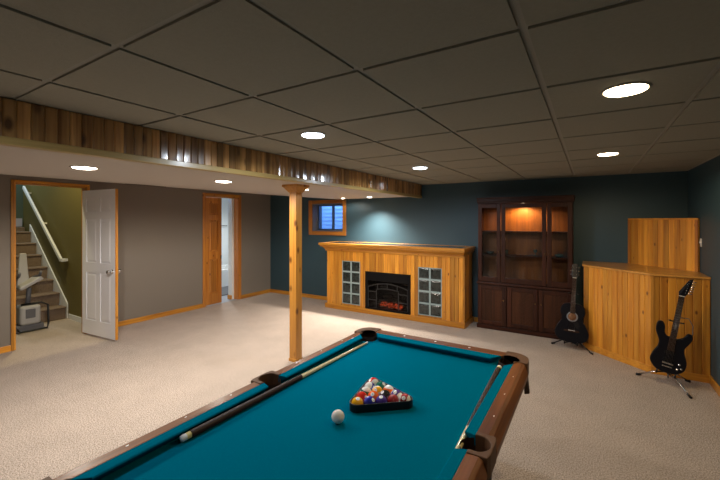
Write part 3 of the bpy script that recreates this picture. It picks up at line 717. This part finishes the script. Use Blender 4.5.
# body: tapering aprons
def apron(o0, o1, i, z0, z1, end):
    m = MB()
    return m
m = MB(); t_, b_ = (.555, 1.025, .735), (.45, .90, .52)
def rect(x, y, z): return [(-x, -y, z), (x, -y, z), (x, y, z), (-x, y, z)]
for a, c in ((rect(*t_), rect(*b_)),):
    ai, ci = rect(t_[0]-.03, t_[1]-.03, t_[2]), rect(b_[0]-.03, b_[1]-.03, b_[2])
    for k in range(4):
        k2 = (k+1) % 4; m.hexa([c[k], c[k2], ci[k2], ci[k], a[k], a[k2], ai[k2], ai[k]])
m.build('cabinet', body_w, pt, .004)
boxo('slate_underside', blackp, pt, -.43, .43, -.86, .86, .70, ZBD-.03)
for sx in (-1, 1):
    for sy in (-1, 1):
        m = MB(); cx_, cy_ = .33*sx, .74*sy
        m.hexa([(cx_-.05, cy_-.05, .05), (cx_+.05, cy_-.05, .05), (cx_+.05, cy_+.05, .05), (cx_-.05, cy_+.05, .05), (cx_-.078, cy_-.078, .54), (cx_+.078, cy_-.078, .54), (cx_+.078, cy_+.078, .54), (cx_-.078, cy_+.078, .54)])
        m.box(cx_-.06, cx_+.06, cy_-.06, cy_+.06, 0, .05)
        m.build('leg', body_w, pt, .008)

# ---- balls and rack
BR = .0273
BC = dict(yellow=(.85, .42, .01), blue=(.015, .02, .30), red=(.60, .02, .01), purple=(.05, .02, .22), orange=(.80, .13, .01), green=(.0, .14, .09), maroon=(.30, .012, .015), black=(.008, .008, .01), white=(.82, .80, .74))
ball_m = {}
def ballmat(c, stripe):
    if (c, stripe) in ball_m: return ball_m[(c, stripe)]
    m, nt, p = newmat('ball_%s%s' % (c, '_stripe' if stripe else '')); p.inputs['Roughness'].default_value = .08; p.inputs['Coat Weight'].default_value = .6
    p.inputs['Base Color'].default_value = (*BC[c], 1)
    if stripe:
        L = nt.links.new; tc = N(nt, 'ShaderNodeTexCoord'); s = N(nt, 'ShaderNodeSeparateXYZ'); L(tc.outputs['Object'], s.inputs[0])
        a = N(nt, 'ShaderNodeMath', operation='ABSOLUTE'); L(s.outputs['Z'], a.inputs[0]); g = N(nt, 'ShaderNodeMath', operation='LESS_THAN'); L(a.outputs[0], g.inputs[0]); g.inputs[1].default_value = .0145
        mx = N(nt, 'ShaderNodeMix', data_type='RGBA'); L(g.outputs[0], mx.inputs[0]); mx.inputs[6].default_value = (*BC['white'], 1); mx.inputs[7].default_value = (*BC[c], 1); L(mx.outputs[2], p.inputs['Base Color'])
    ball_m[(c, stripe)] = m; return m
def number_mesh(txt, parent, r):
    cu = bpy.data.curves.new('number', 'FONT'); cu.body = txt; cu.align_x = 'CENTER'; cu.align_y = 'CENTER'; cu.size = .0125; cu.fill_mode = 'BOTH'
    o = bpy.data.objects.new('tmp', cu); me = bpy.data.meshes.new_from_object(o); bpy.data.objects.remove(o)
    bm = bmesh.new(); bm.from_mesh(me); bmesh.ops.subdivide_edges(bm, edges=bm.edges[:], cuts=1)
    for v in bm.verts:        # wrap on the ball, spot faces local +x
        y, z = v.co.x, v.co.y; x = math.sqrt(max(0, (r+.0006)**2-y*y-z*z)); v.co = (x, y, z)
    bm.to_mesh(me); bm.free(); me.name = 'number'; me.materials.clear(); me.materials.append(blackp)
    o = bpy.data.objects.new('number', me); COL.objects.link(o); o.parent = parent
camv = Vector((0, 0, 1.62))
def make_ball(x, y, color, stripe, num, label, spot_dir, group='pool balls in the black rack'):
    b = MB().ball((0, 0, 0), BR, 32, 16).build('pool_ball', ballmat(color, stripe)); b.location = (x, y, ZBD+BR)
    tag(b, label, 'pool ball', group)
    if num:
        for s in (1, -1):
            m = MB(); a = .33
            m.lathe([(BR*math.sin(a*i/3)*1.006, s*BR*math.cos(a*i/3)*1.008) for i in range(4)], seg=20, axis='x'); sp_ = m.build('number_spot', plain_white, b)
        number_mesh(str(num), b, BR)
    # aim local +x at spot_dir (relative to camera direction), random roll
    d = (camv-b.location).normalized(); right = Vector((0, 0, 1)).cross(d).normalized(); up = d.cross(right)
    ax = (d+right*spot_dir[0]+up*spot_dir[1]).normalized(); roll = spot_dir[2]
    zc = (up-ax*up.dot(ax)).normalized(); zc.rotate(Matrix.Rotation(roll, 3, ax)); yc = zc.cross(ax)
    b.rotation_euler = Matrix((ax, yc, zc)).transposed().to_euler()
    return b
plain_white = plain('ball_white_spot', (.85, .84, .8), .1)
U = Vector((.76, .65, 0)).normalized(); V = Vector((-U.y, U.x, 0)); mid = Vector((-.802, 1.473, 0)); dd = 2*BR+.0004
RK = []
rows = [
 [('yellow', 0, 1, 'yellow solid ball at the near left corner of the rack', (.1, 1.0, 0)), ('blue', 0, 2, 'blue solid ball in the front row beside the yellow one', (1.0, .6, 0)), ('purple', 0, 4, 'purple solid ball in the middle of the front row', (-.1, 1.0, 0)), ('maroon', 0, 7, 'maroon solid ball second from the right in the front row', (2, -1, 0)), ('maroon', 1, 11, 'maroon striped ball at the near right corner of the rack', (-.25, .25, 1.35))],
 [('red', 0, 3, 'red solid ball at the left end of the second row', (1.1, .1, .3)), ('orange', 0, 5, 'orange solid ball second in the second row', (-.2, .5, .2)), ('black', 0, 8, 'black ball in the second row of the rack', (-.8, 1.0, 0)), ('purple', 1, 12, 'purple striped ball at the right end of the second row', (-.3, .6, .9))],
 [('green', 1, 14, 'green striped ball at the left end of the third row', (1.5, -.8, .2)), ('yellow', 1, 9, 'yellow striped ball in the middle of the rack', (-.4, .3, .5)), ('orange', 1, 13, 'orange striped ball with white top at the right of the third row', (1.2, -.4, .1))],
 [('blue', 1, 10, 'blue striped ball just behind the apex ball', (1.4, .1, 1.0)), ('green', 0, 6, 'green solid ball at the right side near the rack tip', (.9, .9, 0))],
 [('red', 1, 15, 'red striped ball at the far tip of the rack', (-1.4, 1.1, 1.3))]]
for r_, row in enumerate(rows):
    n = len(row); c0 = mid+V*(r_*dd*math.sqrt(3)/2)
    for k, (c, s, num, lab, sd_) in enumerate(row):
        q = c0+U*((k-(n-1)/2)*dd); make_ball(q.x, q.y, c, s, num, lab, sd_)
make_ball(-.895, 1.264, 'white', 0, 0, 'white cue ball on the teal felt in front of the rack', (0, 0, 0), None)
# rack: rounded triangle frame
def tri(off, rad):
    s = 4*dd; P = [mid-U*s/2, mid+U*s/2, mid+V*(s*math.sqrt(3)/2)]; out = []
    cen = (P[0]+P[1]+P[2])/3
    for k in range(3):
        d0 = (P[k]-P[k-1]).normalized(); d1 = (P[(k+1) % 3]-P[k]).normalized(); n0 = Vector((d0.y, -d0.x, 0)); n1 = Vector((d1.y, -d1.x, 0))
        a0 = math.atan2(n0.y, n0.x); a1 = math.atan2(n1.y, n1.x)
        while a1 < a0: a1 += 2*PI
        for i in range(9):
            a = a0+(a1-a0)*i/8; out.append(P[k]+Vector((math.cos(a), math.sin(a), 0))*(rad+off))
    return out
inn_, out_ = tri(0, BR+.0015), tri(.007, BR+.0015)
m = MB(); n = len(inn_); H_ = .036
rg = []
for pts_, z in ((out_, 0), (out_, H_), (inn_, H_), (inn_, 0)): rg.append([m.bm.verts.new((v.x-mid.x, v.y-mid.y, z)) for v in pts_])
for a, b in zip(rg, rg[1:]+rg[:1]):
    m.done([m.bm.faces.new((a[i], a[(i+1) % n], b[(i+1) % n], b[i])) for i in range(n)], 0, False)
rk = m.build('ball_rack', blackp, None, .002); rk.location = (mid.x, mid.y, ZBD+.0005); tag(rk, 'black plastic triangle rack around the coloured balls', 'rack')

# ---- cues (local z from butt to tip)
def cue(label, butt, tip, length=1.42):
    a, b = Vector(butt), Vector(tip); d = (b-a).normalized()
    t = thing('cue_stick', label, 'cue', a); t.rotation_euler = d.to_track_quat('Z', 'Y').to_euler()
    L = (b-a).length; j = L*.5
    MB().lathe([(0, 0), (.011, .001), (.0125, .008), (.0125, .022)], seg=16).build('bumper', cue_white, t)
    MB().lathe([(.0128, .022), (.0128, .04)], seg=16).build('collar', cue_yel, t)
    MB().lathe([(.0145, .04), (.0150, .05), (.0148, .3), (.0125, j-.02), (.0118, j)], seg=20).build('butt', cue_dark, t)
    MB().lathe([(.0115, j), (.0112, j+.02), (.0085, L-.3), (.0064, L-.03)], seg=16).build('shaft', maple, t)
    MB().lathe([(.0066, L-.03), (.0066, L-.008), (.006, L-.003), (0, L)], seg=16).build('tip', cue_white, t)
    return t
cue('long cue with dark butt and pale shaft lying beside the left cushion', (-1.322, .832, ZBD+.0158), (-1.300, 2.19, ZBD+.0072))
cue('cue with dark butt toward the far corner lying beside the right cushion', (-.4340, 2.20, ZBD+.0158), (-.3945, .79, ZBD+.0072))

# ================================================================== GUITARS
def smooth_closed(pts, n=8):
    out = []; k = len(pts)
    for i in range(k):
        p0, p1, p2, p3 = [Vector(pts[(i+j-1) % k]) for j in range(4)]
        for s in range(n):
            t = s/n; out.append(.5*((2*p1)+(-p0+p2)*t+(2*p0-5*p1+4*p2-p3)*t*t+(-p0+3*p1-3*p2+p3)*t**3))
    return out
def guitar(acoustic, label, loc, rot):
    t = thing('acoustic_guitar' if acoustic else 'electric_guitar', label, 'guitar', loc, rot)
    if acoustic:
        half = [(0, 0), (.09, .004), (.165, .05), (.185, .125), (.155, .20), (.118, .265), (.118, .31), (.135, .37), (.12, .44), (.07, .475), (0, .48)]
        pts = [(x, z) for x, z in half]+[(-x, z) for x, z in half[-2:0:-1]]; th = .095; nb, nt_ = .36, .80
    else:
        pts = [(0, 0), (.08, .006), (.145, .05), (.155, .12), (.125, .19), (.115, .235), (.14, .28), (.16, .325), (.150, .365), (.115, .37), (.085, .33), (.04, .305), (0, .31), (-.045, .31), (-.075, .335), (-.085, .39), (-.115, .425), (-.155, .41), (-.158, .34), (-.115, .26), (-.115, .205), (-.145, .14), (-.155, .07), (-.09, .01)]; pts = [(x*.88, z*1.13) for x, z in pts]; th = .04; nb, nt_ = .22, .76
    ol = smooth_closed([Vector((x, 0, z)) for x, z in pts], 5)
    m = MB(); m.prism([(v.x, -th/2, v.z) for v in ol], (0, th, 0), smooth=True); m.build('body', gu_black, t, .006 if acoustic else .008, 3)
    f = -th/2
    hw = .022
    m = MB(); m.prism([(-.026, f-.001, nb), (.026, f-.001, nb), (hw, f-.001, nt_), (-hw, f-.001, nt_)], (0, -.008, 0)); fb_ = m.build('fretboard', gu_fret, t)
    L0 = nt_-(.105 if acoustic else .16); scale = L0-0; span = nt_-(.12 if acoustic else .14)
    for k in range(1, 20):
        z = nt_-span*(1-2**(-k/12))
        if z < nb+.01: break
        MB().box(-.0235, .0235, f-.0105, f-.009, z-.0009, z+.0009).build('fret', steel, fb_)
    m = MB(); m.hexa([(-.024, f, nb+.08), (.024, f, nb+.08), (.02, f+.022, nb+.08), (-.02, f+.022, nb+.08), (-hw, f, nt_), (hw, f, nt_), (.018, f+.018, nt_), (-.018, f+.018, nt_)]); m.build('neck', gu_black, t, .004)
    if acoustic:
        hd = MB(); hd.prism([(-.024, f+.0, nt_), (.024, f+.0, nt_), (.036, f+.012, nt_+.03), (.034, f+.03, nt_+.17), (.015, f+.033, nt_+.18), (-.015, f+.033, nt_+.18), (-.034, f+.03, nt_+.17), (-.036, f+.012, nt_+.03)], (0, .014, 0))
        hd = hd.build('headstock', gu_black, t, .002)
        for sx in (-1, 1):
            for k in range(3):
                z = nt_+.045+k*.045
                MB().tube([(sx*.034, f+.025, z), (sx*.052, f+.025, z)], .004, 8).build('tuning_peg', chrome, hd)
                MB().lathe([(0, 0), (.005, 0), (.004, -.012), (0, -.012)], (sx*.02, f+.02, z), 8, 'y').build('string_post', chrome, hd)
    else:
        hd = MB(); hd.prism([(-.022, f, nt_), (.022, f, nt_), (.040, f+.008, nt_+.03), (.055, f+.008, nt_+.13), (.062, f+.008, nt_+.19), (.030, f+.008, nt_+.17), (-.028, f+.008, nt_+.04)], (0, .013, 0))
        hd = hd.build('headstock', gu_black, t, .002)
        for k in range(6):
            z = nt_+.04+k*.024; x = .044+.0028*k
            MB().tube([(x, f+.016, z), (x+.028, f+.016, z-.003)], .0045, 8).build('tuning_peg', chrome, hd)
            MB().lathe([(0, 0), (.004, 0), (.0035, -.010), (0, -.010)], (x-.022, f+.008, z), 8, 'y').build('string_post', chrome, hd)
    boxo('nut', pearl, t, -.022, .022, f-.012, f, nt_-.001, nt_+.004)
    if acoustic:
        MB().lathe([(.0, -.0015), (.046, -.0015), (.046, 0)], (0, f, .315), 28, 'y').build('sound_hole', gu_hole, t)
        MB().lathe([(.046, 0), (.046, -.003), (.062, -.003), (.062, 0)], (0, f, .315), 28, 'y').build('rosette', gu_ros, t)
        br = MB(); br.prism([(-.085, f, .135), (-.06, f, .128), (.06, f, .128), (.085, f, .135), (.08, f, .15), (.04, f, .158), (-.04, f, .158), (-.08, f, .15)], (0, -.009, 0)); br.build('bridge', gu_fret, t, .002)
        boxo('saddle', pearl, t, -.036, .036, f-.013, f-.009, .146, .150)
        zb_ = .148; yb = f-.013
        MB().prism([(.02, f-.001, .255), (.06, f-.001, .262), (.085, f-.001, .22), (.07, f-.001, .17), (.03, f-.001, .20)], (0, -.001, 0)).build('pickguard', blackp, t)
        MB().lathe([(0, .0), (.008, 0), (.006, .012), (.008, .018), (0, .018)], (0, 0, -.018), 10, 'z').build('strap_button', chrome, t)
    else:
        for z in (.13, .195): boxo('pickup', blackm, t, -.04, .04, f-.008, f, z-.012, z+.012, bevel=.003)
        boxo('bridge', chrome, t, -.042, .042, f-.012, f, .085, .10, bevel=.003)
        boxo('tailpiece', chrome, t, -.04, .04, f-.010, f, .055, .065, bevel=.003)
        for x, z in ((.085, .11), (.105, .075), (.075, .06)): MB().lathe([(0, -.012), (.009, -.012), (.010, 0)], (x, f, z), 12, 'y').build('control_knob', chrome, t)
        zb_ = .092; yb = f-.013
    for k in range(6):
        x = -.030+.012*k if acoustic else -.026+.0104*k
        MB().tube([(x, yb, zb_), (x*.62, f-.013, nt_)], .0008, 5).build('string', steel, t)
    return t
def stand(label, loc, feet, lean, neck_pt, cradle_z, cw, mat=blackm):
    t = thing('guitar_stand', label, 'guitar stand', loc)
    hub = Vector((0, 0, .11))
    for (x, y) in feet:
        MB().tube([hub, (x*.35, y*.35, .095), (x, y, .012)], [.009, .008, .007], 10).build('leg', mat, t)
        d = Vector((x, y, 0)).normalized()*.035
        MB().tube([(x-d.x, y-d.y, .021), (x, y, .013), (x+d.x*.3, y+d.y*.3, .012)], [.010, .012, .011], 10).build('rubber_foot', blackp, t)
    top = Vector(neck_pt)
    MB().tube([(0, 0, .05), (0, 0, .16), top], .008, 10).build('post', mat, t)
    return t, top
AL = (-.20, 5.33, .085)
ga = guitar(True, 'black acoustic guitar standing beside the dark cabinet', AL, (-.16, .05, .02))
def gpt(g, p):
    M = Matrix.Translation(g.location) @ g.rotation_euler.to_matrix().to_4x4(); return M @ Vector(p)
def make_stand(g, th, label, base, feet, mat, yoke_z, low_z, dx):
    back = gpt(g, (0, th/2+.012, yoke_z)); b = Vector((base[0], base[1], 0))
    t, top = stand(label, (base[0], base[1], 0), feet, 0, back-b, 0, 0, mat)
    # upper yoke arms around the neck
    for s in (-1, 1):
        P = [gpt(g, q)-b for q in ((0, th/2+.012, yoke_z), (s*.045, th/2+.01, yoke_z), (s*.055, -th/2+.0, yoke_z+.005), (s*.05, -th/2-.03, yoke_z+.01))]
        MB().tube(P, .007, 8).build('neck_yoke', blackp, t)
        P = [gpt(g, q)-b for q in ((0, th/2+.03, low_z), (s*dx, th/2+.015, low_z-.025), (s*dx, 0, low_z-.022), (s*dx, -th/2-.022, low_z-.018), (s*dx, -th/2-.03, low_z+.02))]
        MB().tube(P, .007, 8).build('cradle_arm', blackp, t)
    return t
make_stand(ga, .095, 'black tripod stand holding the acoustic guitar', (-.19, 5.40), [(-.225, .0), (.215, -.17), (.03, .16)], blackm, .60, -.004, .07)
EL = (.632, 4.66, .125)
ge = guitar(False, 'black electric guitar leaning right in front of the pine platform', EL, (-.13, .17, -.08))
make_stand(ge, .04, 'chrome and black tripod stand holding the electric guitar', (.66, 4.72), [(-.24, .07), (.115, -.30), (.18, .13)], chrome, .50, -.004, .07)

sg = MB(); P = [gpt(ge, q)-ge.location for q in ((.02, .03, .55), (.09, .035, .56), (.13, .03, .50), (.14, .035, .42), (.12, .04, .34), (.10, .03, .28))]
sg.tube(P, .016, 10, flat=.25); st_ = sg.build('shoulder_strap', lift_g); st_.location = ge.location; st_.parent = ge; st_.matrix_parent_inverse = (Matrix.Translation(ge.location) @ ge.rotation_euler.to_matrix().to_4x4()).inverted()
# ================================================================== STAIR LIFT
sl_ = thing('stair_lift', 'grey folded stair lift chair parked at the foot of the stairs', 'stair lift', (-7.0, 2.02, 0), (0, 0, 0))
m = MB(); m.box(-.10, .14, -.12, .12, .10, .38); m.build('drive_housing', lift_w, sl_, .04, 4)
m = MB(); m.box(.141, .150, -.06, .05, .20, .33); m.build('housing_panel', lift_g, sl_, .003)
m = MB(); m.box(-.08, .12, -.16, .16, .0, .10); m.build('rail_foot', lift_g, sl_, .015)
MB().tube([(.10, -.14, .06), (.20, -.14, .03), (.2, .17, .03), (.18, .19, .1), (.16, .19, .36), (.1, .13, .40), (.1, -.1, .40)], .014, 8).build('footrest_frame', blackp, sl_)
MB().tube([(0, 0, .36), (0, .02, .62)], .03, 12).build('seat_post', lift_g, sl_)
m = MB(); m.hexa([(-.12, -.10, .60), (.12, -.10, .60), (.12, .16, .74), (-.12, .16, .74), (-.12, -.13, .64), (.12, -.13, .64), (.12, .13, .79), (-.12, .13, .79)]); m.build('folded_seat', lift_w, sl_, .015, 3)
m = MB(); m.hexa([(-.11, -.10, .62), (-.07, -.10, .62), (-.07, .05, .62), (-.11, .05, .62), (-.17, -.05, 1.12), (-.13, -.05, 1.12), (-.13, .03, 1.12), (-.17, .03, 1.12)]); m.build('backrest', lift_w, sl_, .015, 3)
for s in (-1, 1):
    MB().tube([(-.09, s*.10, .76), (.08, s*.12, .80), (.12, s*.12, .86)], .018, 8).build('armrest', lift_g, sl_)
m = MB(); m.hexa([(-.1, -.34, -.0), (.14, -.34, 0), (.14, -.28, 0), (-.1, -.28, 0), (-1.9, -.34, 1.75), (-1.66, -.34, 1.75), (-1.66, -.28, 1.75), (-1.9, -.28, 1.75)])
m.build('guide_rail', lift_g, sl_)
